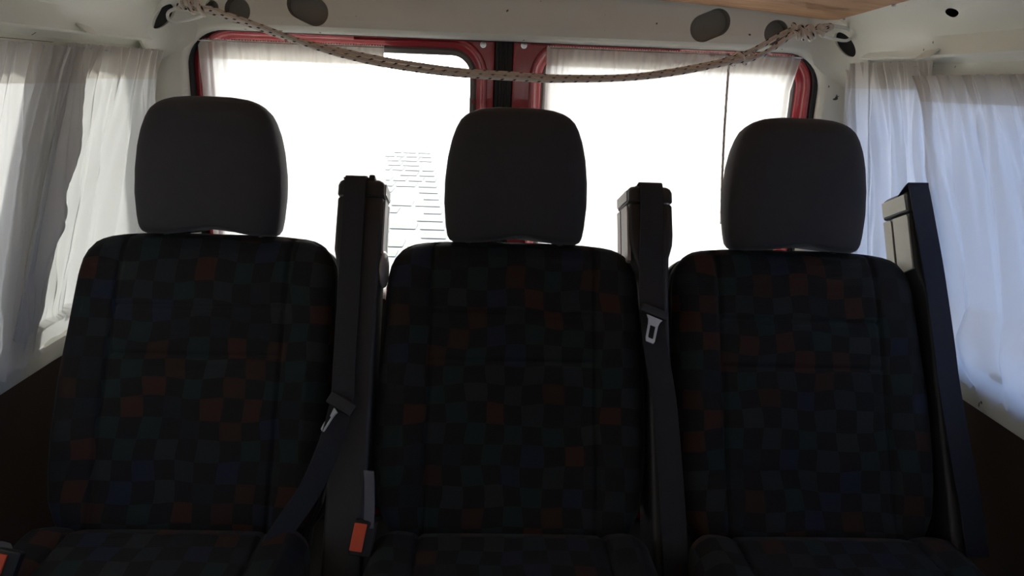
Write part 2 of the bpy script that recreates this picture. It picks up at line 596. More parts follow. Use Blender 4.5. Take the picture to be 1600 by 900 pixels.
# corner gussets between the header and the roof rails, each with an oval lashing hole
def gusset(s):
    front, back = [], []
    for k in range(13):
        z = 1.178 + (1.350 - 1.178) * k / 12
        r = .088 * min(1, max(.03, (z - 1.178) / .06)) ** .8
        xc = lerp_table([(1.15, .798), (1.235, .790), (1.25, .787), (1.29, .776), (1.31, .765), (1.325, .748), (1.35, .735)], z) + .004
        a, b = [], []
        for j in range(11):
            t = j / 10
            # concave quarter from the side (Y forward) to the header face
            px_ = xc - r * (1 - cos(t * pi / 2)) * .85 - r * .15 * t
            py_ = YR + .002 - r * (1 - sin(t * pi / 2)) * .85 - r * .15 * (1 - t)
            a.append((s * px_, py_, z)); b.append((s * (px_ + .01), py_ + .01, z))
        front.append(a + b[::-1])
    return loft(front, True, True, True)
for s, nm in ((-1, 'trim_left'), (1, 'trim_right')):
    g = structure(nm, gusset(s), CREAM, sharp=60)
    # oval hole cut square to the 45 degree face
    c = Vector((s * .756, 1.728, 1.280))
    nd = Vector((-s * .7, -.7, -.1)).normalized()
    u = Vector((s * -.35, .35, .87)).normalized() if s else None
    u = (Vector((s * -.45, .35, .6))).normalized(); u = (u - nd * u.dot(nd)).normalized()
    w = nd.cross(u)
    pts = [(cos(2 * pi * k / 28) * .034, sin(2 * pi * k / 28) * .016) for k in range(28)]
    cut(g, [prism(pts, lambda a, b: c + u * a + w * b + nd * .05, lambda a, b: c + u * a + w * b - nd * .022)], CREAM)
    lip = [c + u * cos(2 * pi * k / 40) * .037 + w * sin(2 * pi * k / 40) * .019 - nd * .003 for k in range(40)]
    hole_dark = mapg(loft([[c + u * a * 1.25 + w * b * 1.25 - nd * .017 for a, b in pts], [c + u * a * 1.25 + w * b * 1.25 - nd * .03 for a, b in pts]], True, True, True), lambda *v: v)
    obj('cavity_dark', hole_dark, RUBBER, g)  # black disc stands in for the shade behind the oval hole

# side walls: roof rail with tucked flange, window header, pillars, sill, all cream steel; dark hardboard below
Y0, Y1 = -1.75, 1.78
RAIL = [(.60, 1.405), (.70, 1.372), (.765, 1.322), (.785, 1.305), (.797, 1.285), (.806, 1.262), (.803, 1.250), (.808, 1.246), (.818, 1.250), (.832, 1.246),
        (.842, 1.236), (.838, 1.225), (.830, 1.212), (.845, 1.205), (.905, 1.205), (.905, 1.42), (.60, 1.44)]
WIN = [(-.55, .35), (.45, 1.74)]          # side window openings along Y
def rail_geo(s):
    ys = [Y0 + (Y1 - Y0) * k / 60 for k in range(61)]
    loops = []
    for y in ys:
        t = max(0, min(1, (y - 1.45) / .3))
        dent = 0
        L = []
        for i, (x, z) in enumerate(RAIL):
            # pressed wedge swages that die out towards the rear
            d = 0
            if i in (3, 4):
                q = max(0, min(1, (1.50 - y) / .12))
                d = .016 * q * (1 if i == 4 else -.5)
            z -= (.019 * min(1, max(0, i - 2) / 3) if s < 0 and i < 14 else 0)
            L.append((s * (x + d - (.020 if i < 14 else 0) * sstep((y - 1.42) / .32)), y, z))
        loops.append(L)
    return loft(loops, True, True, True)
def side_frame(s):
    gs = []
    def slab(y0, y1, za, zb, th=.05, inset=0, nz=6, ny=8):
        L = []
        for k in range(nz + 1):
            z = za + (zb - za) * k / nz
            ys = [y0 + (y1 - y0) * j / ny for j in range(ny + 1)]
            L.append([(s * (wallxy(y, z) + inset), y, z) for y in ys] + [(s * (wallx(z) + th), y, z) for y in reversed(ys)])
        return loft(L, True, True, True)
    gs.append(slab(1.74, 1.79, .0, 1.24, .06))               # rear pillar
    if s < 0:                                                # unseen raked pillar, added to keep sun off part of the left curtains
        L = []
        for k in range(13):
            z = 1.23 * k / 12
            x = wallx(z)
            y = 1.295 - .28 * (1.09 - z)
            L.append([(s * (x + .028), y, z), (s * (x + .028), y + .195, z), (s * (x + .05), y + .195, z), (s * (x + .05), y, z)])
        gs.append(loft(L, True, True, True))
    gs.append(slab(.35, .45, .0, 1.22, .06))                 # middle pillar
    gs.append(slab(-1.75, -.55, .60, 1.22, .06))
    # window sill ledge: rounded cream rail
    prof = [(.0, .665), (-.012, .658), (-.020, .645), (-.020, .612), (-.012, .600), (.02, .596), (.05, .60), (.05, .665)]
    L = []
    for k in range(41):
        y = Y0 + (Y1 - .02 - Y0) * k / 40
        L.append([(s * (wallxy(y, z) + dx), y, z) for dx, z in prof[:-2]] + [(s * (wallx(z) + dx), y, z) for dx, z in prof[-2:]])
    gs.append(loft(L, True, True, True))
    return gs
for s, side in ((-1, 'left'), (1, 'right')):
    wl = structure('wall_' + side, join(rail_geo(s), *side_frame(s)), CREAM, sharp=32)
    # lower lining board
    L = []
    for k in range(25):
        y = Y0 + (Y1 - .03 - Y0) * k / 24
        L.append([(s * (wallxy(y, .60) - .006), y, .604), (s * (wallxy(y, .60) + .012), y, .604), (s * (wallxy(y, 0) + .0), y, .0), (s * (wallxy(y, 0) - .018), y, .0)])
    lb = structure('trim_lower_' + side, loft(L, True, True, True), BROWN)
    for y in (.6, 1.06, 1.50):
        obj('screw', cyl((s * (wallx(.57) - .004), y, .578), (-s, 0, .1), .005, .003), METAL, lb)
    for n, (ya, yb) in enumerate(WIN):
        g = []
        for k in (0, 1):
            pass
        zs = (.64, 1.225)
        pv = []
        for dx in (.036, .041):
            pv.append([(s * (wallx(z) + dx), y, z) for y, z in ((ya - .02, zs[0]), (yb + .02, zs[0]), (yb + .02, zs[1]), (ya - .02, zs[1]))])
        w = structure('window_%d' % (n + 1 + (2 if s > 0 else 0)), loft(pv, True, True, True), GLASS)
        frm = []
        for (aa, bb, zz0, zz1) in ((ya - .01, ya + .012, .64, 1.22), (yb - .012, yb + .01, .64, 1.22)):
            frm.append(loft([[(s * (wallx(z) + dx), y, z) for dx, y in ((.024, aa), (.024, bb), (.035, bb), (.035, aa))] for z in (zz0, zz1)], True, True, True))
        for z0_, z1_ in ((.66, .676), (1.195, 1.21)):
            frm.append(loft([[(s * (wallx(z0_) + .024), y, z0_), (s * (wallx(z1_) + .024), y, z1_), (s * (wallx(z1_) + .035), y, z1_), (s * (wallx(z0_) + .035), y, z0_)] for y in (ya, yb)], True, True, True))
        obj('window_seal', join(*frm), RUBBER, w)
    # lanced tab on the rail lip
    yt, zt_ = (1.455, 1.262) if s > 0 else (1.47, 1.245)
    tb = prism([(0, 0), (.040, .003), (.046, .016), (.040, .022), (.004, .016)],
               lambda a, b: (s * (.802 - .018 * (b / .02)), yt - .02 + a, zt_ - b * .95), lambda a, b: (s * (.8045 - .018 * (b / .02)), yt - .02 + a, zt_ - .0015 - b * .95))
    obj('tab', tb, CREAM, wl)
# irregular punched hole in the right roof rail
cut(bpy.data.objects['wall_right'], [prism([(.016 * cos(a) * (1 + .18 * sin(2 * a + 1)), .0125 * sin(a)) for a in [2 * pi * k / 16 for k in range(16)]],
    lambda a, b: (.765 + b * .3 - .035, 1.36 + a, 1.318 + b - .02), lambda a, b: (.775 + b * .3 + .035, 1.36 + a, 1.318 + b + .022))], RUBBER)

# roof skin, wood ceiling panel
def arch(x):
    return 1.382 - .069 * (x / .76) ** 2 * (.55 + .45 * (x / .76) ** 2) + .002
L = []
for k in range(25):
    x = -.90 + 1.80 * k / 24
    zz = 1.47 - .05 * (x / .9) ** 2
    L.append([(x, Y0, zz), (x, 1.84, zz), (x, 1.84, zz + .012), (x, Y0, zz + .012)])
structure('roof', loft(L, True, True, True), CREAM)
def rise(y): return max(0, min(1, (1.748 - y) / .32))
L = []
for k in range(41):
    x = -.66 + (.765 + .66) * k / 40
    zz = 1.328 + .038 * (1 - (x / .765) ** 2)
    row = []
    ys = [Y0 + .02 + (1.748 - Y0 - .02) * j / 30 for j in range(31)]
    top = []
    for y in ys:
        sag = .004 * exp(-((x - .66) / .06) ** 2 - ((y - 1.66) / .07) ** 2) * -1
        row.append((x, y, zz + sag + .016 * rise(y)))
    for y in reversed(ys):
        row.append((x, y, zz + .006 + .016 * rise(y)))
    L.append(row)
ceil = structure('ceiling', loft(L, True, True, True), WOOD, sharp=40)
for x, y in ((.735, 1.70), (.735, 1.50), (.735, 1.25), (.30, 1.72), (-.2, 1.72)):
    z = 1.328 + .038 * (1 - (x / .765) ** 2) + .016 * rise(y)
    obj('screw', join(cyl((x, y, z + .001), (0, 0, -1), .0085, .0025), cyl((x, y, z - .001), (0, 0, -1), .004, .003, 12)), METAL, ceil)

# front bulkhead of the cab with the windscreen
fw = loft([[(x, Y0, z) for x, z in rrect(-.95, .95, .0, 1.44, .02)], [(x, Y0, z) for x, z in rrect(-.72, .72, .80, 1.30, .08)],
           [(x, Y0 - .05, z) for x, z in rrect(-.72, .72, .80, 1.30, .08)], [(x, Y0 - .05, z) for x, z in rrect(-.95, .95, .0, 1.44, .02)]], torus=True)
structure('wall_front', fw, CREAM)
structure('window_5', loft([[(x, Y0 - .02, z) for x, z in rrect(-.73, .73, .79, 1.31, .08)], [(x, Y0 - .026, z) for x, z in rrect(-.73, .73, .79, 1.31, .08)]], True, True, True), GLASS)

# ------------------------------------------------------------------ rear doors
def door(name, x0, x1, wx0, wx1, bead_out, flange):
    z0, z1, wz0, wz1, wr = .0, 1.300, .66, 1.232, .050
    YF = 1.803
    def o(m, y, r=.03): return [(x, y, z) for x, z in rrect(x0 + m, x1 - m, z0 + m, z1 - m, r)]
    def w(m, y): return [(x, y, z) for x, z in rrect(wx0 - m, wx1 + m, wz0 - m, wz1 + m, wr + m)]
    a = bead_out; f = flange
    loops = [o(0, 1.850), o(0, YF + .010), o(.004, YF + .001), o(.009, YF),
             w(a + .010, YF),
             *[w(a + .0045 + .0055 * cos(pi * q / 8), YF - .0095 * sin(pi * q / 8) ** .8) for q in range(1, 8)],
             w(a - .001, YF + .001), w(a - .004, YF + .006), w(f + .006, YF + .009), w(f + .001, YF + .010),
             w(f, YF + .011), w(f - .002, YF + .015), w(.006, YF + .030), w(.004, YF + .034), w(.002, YF + .055), o(.01, YF + .055, .03)]
    d = structure(name, loft(loops, torus=True), RED, sharp=50)
    sl = [[(x, y, z) for x, z in rrect(wx0 - m, wx1 + m, wz0 - m, wz1 + m, wr + m)] for m, y in ((.013, YF + .016), (.004, YF + .012), (-.005, YF + .016), (-.006, YF + .05), (.008, YF + .052))]
    obj('window_seal', loft(sl, torus=True), SEAL, d)
    gp = loft([[(x, y, z) for x, z in rrect(wx0 - .002, wx1 + .002, wz0 - .002, wz1 + .002, wr)] for y in (YF + .037, YF + .042)], True, True, True)
    pn = obj('pane', gp, GLASS, d)
    obj('lining_panel', box(((x0 + x1) / 2, YF - .006, .33), (x1 - x0 - .01, .010, .60), .004), BROWN, d)
    return d, YF
d1, YF = door('door_1', -.765, -.032, -.684, -.086, .026, .011)
d2, _ = door('door_2', .006, .765, .088, .684, .030, .011)
# fixings and rod highlights on the doors
obj('screw', join(cyl((-.062, YF, 1.252), (0, -1, 0), .0075, .002), cyl((-.062, YF - .002, 1.252), (0, -1, 0), .0045, .003)), METAL, d1)
obj('screw', join(cyl((.033, YF, 1.254), (0, -1, 0), .0075, .002), cyl((.033, YF - .002, 1.254), (0, -1, 0), .0045, .003)), METAL, d2)
for zz in (1.176, 1.122):
    obj('bolt', cyl((-.0815, YF + .010, zz), (0, -1, 0), .005, .003), DULLRED, d1)
obj('reinforcing_rib', tube([(-.36, YF - .001, 1.2535), (-.085, YF - .001, 1.2535)], .0032, 10), RED, d1)
obj('reinforcing_rib', tube([(.048, YF - .001, 1.258), (.40, YF - .001, 1.258)], .0032, 10), RED, d2)
# ribbed rubber between the doors
rub = [box((-.013, 1.818, .69), (.040, .03, 1.22), .003)]
for x in (-.026, -.019, -.012, -.005):
    rub.append(tube([(x, 1.803, .09), (x, 1.803, 1.275)], .0022, 8))
structure('trim_centre', join(*rub), RUBBER)
# weatherstrip round the opening
ws = [(x, 1.794, z) for x, z in rrect(-OX + .004, OX - .004, OZB + .003, OZT + .006, OR - .004, 12)]
structure('trim_weatherstrip', tube(ws, .0075, 12, closed=True), RUBBER)

# ------------------------------------------------------------------ curtains
def curtain(name, place, s0, s1, zt, zb, amp, folds, seed, label, parent_loc, group=None, hem=.043, ns=400, nz=110,
            lean=0.0, bunch=0, tie=None, edge0=None, edge1=None, wrink=.003, sag=0, jag=.004, ruf=1.0, pleats=34, pleat_h=1.0, fab=None):
    rnd = random.Random(seed)
    ph = [(rnd.uniform(0, 6.28), rnd.uniform(-1.2, 1.2), rnd.uniform(.6, 1.4)) for _ in range(6)]
    ridges = [(rnd.uniform(0, 1), rnd.uniform(.003, .0065), rnd.uniform(.006, .0135) * pleat_h, rnd.uniform(-.05, .05), rnd.uniform(0, 6.28), rnd.choice((1, 1, 1, -.6))) for _ in range(int(pleats * abs(s1 - s0)))]
    V, F, FM = [], [], []
    for j in range(nz + 1):
        v = j / nz
        for i in range(ns + 1):
            u = i / ns
            e0 = edge0(v) if edge0 else 0
            e1 = edge1(v) if edge1 else 0
            s = (s0 + e0) + ((s1 + e1) - (s0 + e0)) * u
            z = zt + (zb - zt) * v - sag * sin(pi * u) * (1 - v)
            grow = .22 + .78 * min(1, v / .30) ** 1.2
            off = 0
            su = u * (s1 - s0)
            for q, (k, a) in enumerate(folds):
                p, dr, _ = ph[q]
                wv = sin(2 * pi * (k * u + .05 * sin(2 * pi * u * 1.7 + p)) + p + dr * v * 1.3)
                wv = 1 - 2 * abs(wv) ** .72 if q == 0 else wv
                off += a * wv * grow
            # fine gathering under the string, fading downwards, joining in pairs
            gfade = exp(-v * 9)
            gd = noise.noise((su * 30, seed, v * 2))
            off += ruf * .0060 * gfade * sin(2 * pi * su / .017 + 4 * gd + v * 9 * sin(su * 40)) + ruf * .0050 * exp(-v * 3.5) * sin(2 * pi * su / .036 + 5 * gd)
            for ru, rw, rh, rd, rp_, rs in ridges:
                dd_ = su - ru * (s1 - s0) - rd * v - .006 * sin(rp_ + v * 5)
                if abs(dd_) < rw * 3:
                    off += rs * rh * exp(-(dd_ / rw) ** 2) * min(1, v * 7 + .25) * (.55 + .45 * sin(rp_ * 3 + v * 3.2))
            off += wrink * (noise.noise((su * 16, z * 5, seed)) + .5 * noise.noise((su * 42, z * 13, seed + 9)))
            top = 0
            if v < .012:
                top = .0035 * abs(sin(2 * pi * su / .011 + 3 * gd)) * (1 - v / .012)
            if bunch and v > .72:
                b = (v - .72) / .28
                off += bunch * sin(pi * min(1, b * 1.02)) * (.6 + .4 * sin(2 * pi * su / .13 + 1))
                off += bunch * .45 * b * noise.noise((su * 34, b * 4, seed + 3))
                z += bunch * .5 * b * noise.noise((su * 20, b * 3, seed + 5))
            if v > .97:
                z += jag * noise.noise((su * 45, 1.7, seed)) * (v - .97) / .03 * 2
            V.append(place(s, z + top, off))
    for j in range(nz):
        for i in range(ns):
            a = j * (ns + 1) + i
            F.append((a, a + 1, a + ns + 2, a + ns + 1))
            FM.append(1 if (j / nz) * (zt - zb) < hem else 0)
    root = thing(name, parent_loc, label, 'curtain', group)
    obj('cloth', (V, F), fab or CURT, root, mats=[HEM], fm=FM, sharp=None)
    return root

def wire(root, pts, r=.0011):
    obj('curtain_wire', tube(pts, r, 8), METAL, root)

def side_place(s, base=.0):
    def f(y, z, off):
        xi = wallxy(y, z) - .006 - base - off
        if z < .69: xi = min(xi, wallxy(y, z) - .024 - .006 * (.69 - z) / .07)
        if y > 1.66: xi = min(xi, wallxy(y, z) - .004)
        xi = min(xi, wallx(z) + .022)
        # drape clears the sill and the rear pillar
        return (s * xi, y, z)
    return f
G = 'white side window curtains'
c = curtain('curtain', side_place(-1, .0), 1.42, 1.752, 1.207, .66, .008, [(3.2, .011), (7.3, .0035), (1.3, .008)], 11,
            'white curtain strip with bright upright folds, between grey panel and rear pillar on the left', (-.83, 1.56, .66), G, edge0=lambda v: -.17 * v, hem=.056, fab=DIMCURT, pleats=50, ruf=1.6)
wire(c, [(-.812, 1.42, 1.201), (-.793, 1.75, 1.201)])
c = curtain('curtain', side_place(-1, .016), .46, 1.470, 1.200, .640, .012, [(6.2, .011), (14.4, .004), (2.5, .008)], 23,
            'wide grey white curtain panel with hard sunlit patches at the far left', (-.85, 1.12, .63), G, ruf=1.6, bunch=.012, edge1=lambda v: -.125 * v, hem=.056)
wire(c, [(-.813, .46, 1.194), (-.811, 1.445, 1.194)])
c = curtain('curtain', side_place(1, -.004), 1.455, 1.752, 1.238, .66, .008, [(2.2, .006), (5.3, .003), (.9, .006)], 31,
            'sheer white curtain strip between rear pillar and cream belt tower on the right', (.83, 1.58, .66), G, edge0=lambda v: -.13 * v, wrink=.006, hem=.050, ruf=1.3)
wire(c, [(.812, 1.46, 1.230), (.793, 1.75, 1.232)])
c = curtain('curtain', side_place(1, .008), .46, 1.495, 1.210, .640, .014, [(5.2, .011), (11.1, .004), (2.3, .010)], 47,
            'bluish white curtain panel with a bunched frilly hem at the far right', (.85, 1.12, .63), G, ruf=1.5, bunch=.032, jag=.014, edge1=lambda v: -.17 * v ** .8)
wire(c, [(.813, .46, 1.204), (.811, 1.475, 1.204)])

def rear_place(x, z, off):
    return (x, 1.790 - max(off, -.006) , z)
c = curtain('curtain', rear_place, -.712, -.290, 1.238, .60, .008, [(7, .0035), (15, .002), (2.2, .0025)], 53,
            'gathered white curtain covering the outer part of the left rear window', (-.50, 1.78, .60), 'white rear window curtains', hem=.040, ruf=.45, pleats=12, pleat_h=.5, wrink=.0015, edge0=lambda v: 0)
wire(c, [(-.71, 1.785, 1.236), (-.290, 1.785, 1.236)])
c = curtain('curtain', rear_place, .086, .688, 1.252, .60, .008, [(8, .003), (19, .0018), (2.6, .0025)], 61,
            'gathered white curtain across the right rear window with a slanting outer edge', (.40, 1.78, .60), 'white rear window curtains', hem=.040, ruf=.45, pleats=12, pleat_h=.5, wrink=.0015, edge1=lambda v: -.018 * min(1, v / .12))
wire(c, [(.093, 1.785, 1.250), (.688, 1.785, 1.250)])

# curtain hooks on the rear pillars
for s, z, lb in ((-1, 1.206, 'small curtain wire hook on the left rear pillar'), (1, 1.236, 'small curtain wire hook on the right rear pillar')):
    h = thing('curtain_hook', (s * .80, 1.752, z), lb, 'hook')
    obj('screw_eye', join(tube([Vector((s * (.797 - .006 * cos(a)), 1.742, z + .006 * sin(a))) for a in [2 * pi * k / 16 for k in range(16)]], .0014, 8, closed=True),
                          tube([(s * .797, 1.742 + .005, z), (s * .797, 1.772, z)], .0016, 8)), METAL, h)
    obj('washer', cyl((s * .797, 1.768, z), (0, -1, 0), .0065, .003), METAL, h)

# ------------------------------------------------------------------ seats
RA = radians(28)
SY, SZ = 1.3256, .8505           # shoulder line of the row
HY, HZ = 1.0955, .4178
def HR(x, d, h):                 # headrests stand a little more upright than the backrests
    a = radians(12)
    return (x * 1.03, SY + (h - .49) * sin(a) + d * cos(a), SZ + (h - .49) * cos(a) - d * sin(a))
def R(x, d, h, cx=0):            # seat frame: x across, d back from the front face, h up along the recline
    return (cx + x, HY + h * sin(RA) + d * cos(RA), HZ + h * cos(RA) - d * sin(RA))

def pillow(hs, wf, front, back, n=3.6, nf=150, nb=50, shape=None, nback=None):
    """horizontal slices hs; wf half width, front/back depth functions of h"""
    loops, uv = [], []
    for h in hs:
        w = wf(h); f = front(h); b = back(h); mid = f + (b - f) * .45
        L = []
        for i in range(nf + 1):
            t = -1 + 2 * i / nf
            xx = sin(t * pi / 2) * .5 + t * .5
            x = w * xx
            d = mid - (mid - f) * (max(0, 1 - abs(xx) ** n)) ** (1 / n)
            if shape: d += shape(x, h) * (1 - abs(xx) ** 12)
            L.append((x, d, h)); uv.append((x + .4, h + .3))
        for i in range(1, nb):
            t = 1 - 2 * i / nb
            xx = sin(t * pi / 2) * .5 + t * .5
            x = w * xx
            d = mid + (b - mid) * (max(0, 1 - abs(xx) ** n)) ** (1 / n)
            L.append((x, d, h)); uv.append((x + .4, h + .3))
        loops.append(L)
    g = loft(loops, True, True, True)
    return g[0], g[1], uv

def gauss(x, w): return exp(-(x / w) ** 2)
WB = [(-.06, .20), (0, .205), (.02, .218), (.05, .231), (.10, .239), (.16, .2435), (.26, .2445), (.35, .240), (.42, .237), (.455, .235), (.478, .230), (.492, .221), (.503, .208), (.512, .190), (.518, .168), (.523, .135), (.526, .10)]
def back_shape(x, h):
    ax = abs(x)
    d = .0055 * gauss(ax - .150, .0042)
    if ax < .150:
        for hh in (.392, .305):
            d += .0050 * gauss(h - hh, .0038)
        d += .004 * (1 - (x / .15) ** 2) * 1
    d -= .014 * max(0, min(1, (ax - .15) / .05)) * max(0, min(1, (.50 - h) / .1))
    d += .010 * gauss(h - .10, .12) * (1 - min(1, ax / .2))
    return d
hs = [-.05 + .55 * k / 175 for k in range(176)] + [.503, .506, .509, .512, .515, .518, .5205, .5225, .5245, .526]
BF = [(-.06, .012), (.0, .0), (.46, .0), (.49, .006), (.508, .016), (.518, .028), (.526, .044)]
BB = [(-.06, .125), (.4, .125), (.49, .112), (.515, .092), (.526, .066)]
seat_root = thing('van_seat', (0, HY, 0), 'x', 'seat')
def crown(x, d, h):              # puffed top of the backrest
    return R(x, d, h + .014 * sstep((h - .44) / .08))
back = obj('backrest', mapg(pillow(hs, lambda h: lerp_table(WB, h), lambda h: lerp_table(BF, h), lambda h: lerp_table(BB, h), 4.2, shape=back_shape), crown), FABRIC, seat_root, sharp=None)
# moulded back shell, a little wider, showing past the shoulders
hs2 = [-.03 + .53 * k / 60 for k in range(61)] + [.505, .512, .518, .523, .527, .530]
shell = pillow(hs2, lambda h: lerp_table(WB, h - .004) + .003, lambda h: .085 + max(0, h - .49) * .3, lambda h: .155 - max(0, h - .44) * .6, 5, 60, 40)
obj('back_shell', mapg(shell, crown), PLAST, seat_root, sharp=None)
# piping round the backrest outline
pp = []
for h in [0 + .5 * k / 40 for k in range(41)]:
    pp.append((lerp_table(WB, h) - .003, .030, h))
for h in (.506, .512, .517, .521, .524, .5255):
    pp.append((lerp_table(WB, h) - .003, lerp_table(BF, h) + .018, h))
full = pp + [(-x, d, h) for x, d, h in reversed(pp)]
pip = obj('piping', tube([crown(*p) for p in full], .0028, 8), PIPE, back, sharp=None)

# headrest
WH = [(.528, .112), (.532, .119), (.540, .1235), (.56, .127), (.60, .1305), (.64, .130), (.68, .1255), (.71, .119), (.73, .112), (.745, .104), (.755, .094), (.762, .082), (.767, .066), (.770, .045)]
HFt = [(.528, .024), (.534, .010), (.545, .004), (.60, .0), (.70, .0), (.74, .006), (.757, .016), (.766, .028), (.770, .038)]
HBt = [(.528, .085), (.54, .1), (.62, .112), (.70, .108), (.74, .098), (.76, .082), (.770, .062)]
hh = [.528, .530, .532, .535, .539, .545] + [.552 + .188 * k / 40 for k in range(41)] + [.745, .75, .754, .758, .761, .764, .7665, .7685, .770]
def hshape(x, h):
    return -.004 * (1 - (x / .13) ** 2) + .0035 * gauss(h - .548, .012) * gauss(x, .09)
hg = pillow(hh, lambda h: lerp_table(WH, h), lambda h: lerp_table(HFt, h), lambda h: lerp_table(HBt, h), 3.4, 90, 50, shape=hshape)
def lift(x, d, h):               # arched lower edge
    k = max(0, 1 - (h - .528) / .03)
    return HR(x, d - .014, h - .005 + .010 * sstep((h - .53) / .24) + .013 * k * gauss(x - .01, .045))
hd = obj('headrest', mapg(hg, lift), HEADF, seat_root, sharp=None)
for sx in (-1, 1):
    obj('headrest_post', tube([HR(sx * .085, .045, .47), HR(sx * .085, .045, .56)], .006, 14), PLAST, seat_root)
    # cover seam down the headrest side
    obj('seam', tube([HR(sx * (lerp_table(WH, h) - .0035), lerp_table(HFt, h) + .024, h - .005 + .010 * sstep((h - .53) / .24)) for h in [.545 + .19 * k / 20 for k in range(21)]], .0016, 6), PIPE, hd, sharp=None)

# cushion
def cush_shape(x, l):
    ax = abs(x)
    d = .005 * gauss(ax - .155, .0045)
    d -= .016 * max(0, min(1, (ax - .155) / .05))
    if ax < .155:
        for c_ in (.20, .34): d += .004 * gauss(l - c_, .0045)
    return d
WC = [(0, .195), (.006, .212), (.018, .225), (.05, .234), (.3, .240), (.44, .238), (.475, .230), (.49, .215), (.5, .185)]
CT = [(0, .045), (.006, .03), (.02, .014), (.05, .002), (.15, .006), (.42, -.006), (.46, .004), (.485, .022), (.5, .05)]
ls = [0, .003, .006, .011, .018, .03] + [.045 + .4 * k / 110 for k in range(111)] + [.455, .465, .475, .483, .49, .496, .5]
cg = pillow(ls, lambda l: lerp_table(WC, l), lambda l: lerp_table(CT, l), lambda l: .125, 4.4, shape=cush_shape)
def CM(x, d, l):                 # l runs forward (towards the camera), d downwards
    return (x, HY + .012 - l, .448 - d + .03 * l)
obj('cushion', mapg(cg, CM), FABRIC, seat_root, sharp=None)
obj('seat_pan', box((0, HY - .24, .285), (.46, .46, .05), .01), PLAST, seat_root)
obj('seat_frame', join(box((0, HY - .44, .14), (.44, .03, .27), .004), box((0, HY - .03, .14), (.44, .03, .27), .004),
                       box((0, HY - .235, .012), (.40, .44, .024), .004)), PLAST, seat_root)
def copy_tree(o, parent=None):
    c = o.copy()
    COL.objects.link(c)
    if parent: c.parent = parent
    for ch in [q for q in bpy.data.objects if q.parent == o]:
        copy_tree(ch, c)
    return c
labels = [(-.556, 'dark patterned van seat at the left with its headrest nearest the grey curtain'),
          (.008, 'dark patterned middle van seat with its headrest under the rope and door seam'),
          (.542, 'dark patterned van seat at the right beside the cream sided belt tower')]
seats = [seat_root, copy_tree(seat_root), copy_tree(seat_root)]
for o, (x, lb) in zip(seats, labels):
    o.location = (x, HY, 0)
    tag(o, lb, 'seat', 'row of three patterned van seats')

# ------------------------------------------------------------------ belt towers
def tower(x0, x1, htop, inner, label, side_mat, depth, notch=0, neck=False, slope=.0, cap_h=.037, d0=.0, waist=(0, 0)):
    """x0..x1 front face, inner = -1/+1 side that faces the middle seat"""
    cx = (x0 + x1) / 2
    root = thing('belt_tower', (cx, HY + .02, .0), label, 'seat belt tower', 'seat belt towers beside the seats')
    w = x1 - x0
    hc = htop - cap_h
    def lp(h, a, b, da, db, r=.008):
        return [R(*(px_, dd, h - (dd - da) * slope)) for px_, dd in rrect(a, b, da, db, r, 5)]
    # body
    tb = [(-.33, .0), (-.1, .0), (.30, .0), (.45, .0), (.50, .0)]
    lo = []
    for h in (-.33, -.1, .1, .3, .44, .455, .47, .485, .505, .53, .55, hc - .006, hc - .002):
        k = 0
        if neck:
            k = .009 * max(0, min(1, (.535 - h) / .03))
        e = .002 if h > hc - .003 else 0
        q = max(0, min(1, (.50 - h) / .05))
        xa, xb = x0 + k + e, x1 - k - e
        lo.append(lp(h, xa + (waist[0] - xa) * q, xb + (waist[1] - xb) * q, d0 + e, d0 + depth - e))
    body = obj('tower_body', loft(lo, True, True, True), PLAST, root)
    # side cover panel in its own colour, slightly proud, with a slot line
    sx = x1 if inner > 0 else x0
    dd = .003 * inner
    dm = d0 + depth
    def panel(h0, h1, da, db):
        return prism([(da, h0), (db, h0), (db, h1 - (db - d0) * slope), (da + .004, h1 - (da - d0) * slope), (da, h1 - .004 - (da - d0) * slope)],
                     lambda d, h: R(sx - dd, d, h), lambda d, h: R(sx + dd, d, h))
    obj('side_cover', join(panel(.50, hc - .004, d0 + .006, d0 + depth * .58), panel(.50, hc - .004 - slope * 0, d0 + depth * .66, dm - .006)), side_mat, root)
    # cap
    lo = []
    for h, e in ((hc + .001, .0015), (hc + .003, 0), (htop - .016, 0), (htop - .008, .0025), (htop - .003, .007), (htop, .014)):
        lo.append(lp(h, x0 + e - .001, x1 - e + .001, d0 + e - .001, d0 + depth - e + .001, .009))
    cap = obj('tower_cap', loft(lo, True, True, True), PLAST, root)
    if side_mat is not PLAST:
        g = prism([(d0 + .008, hc + .006), (dm - .006, hc + .006 - (dm - d0 - .006) * slope), (dm - .006, htop - .012 - (dm - d0) * slope), (d0 + .010, htop - .010)],
                  lambda d, h: R(sx - dd, d, h), lambda d, h: R(sx + dd * .9, d, h))
        obj('cap_side', g, side_mat, cap)
    obj('foot_plate', box((cx, HY + .02 + .03, .012), (w + .03, .12, .024), .004), PLAST, root)
    lo = [[(x, y, z) for x, y in rrect(x0 + .004, x1 - .004, HY + yy - .03, HY + yy + .05, .008, 4)] for z, yy in ((.02, .02), (.12, -.01))]
    obj('mounting_leg', loft(lo, True, True, True), PLAST, root)
    return root, cap
GREYSIDE = mat('mid_grey_plastic', (.34, .31, .29), .4)
t1, cap1 = tower(-.325, -.239, .646, 1, 'black belt tower between the left and middle seats with a bumped top', GREYSIDE, .080, slope=-.08, waist=(-.310, -.240))
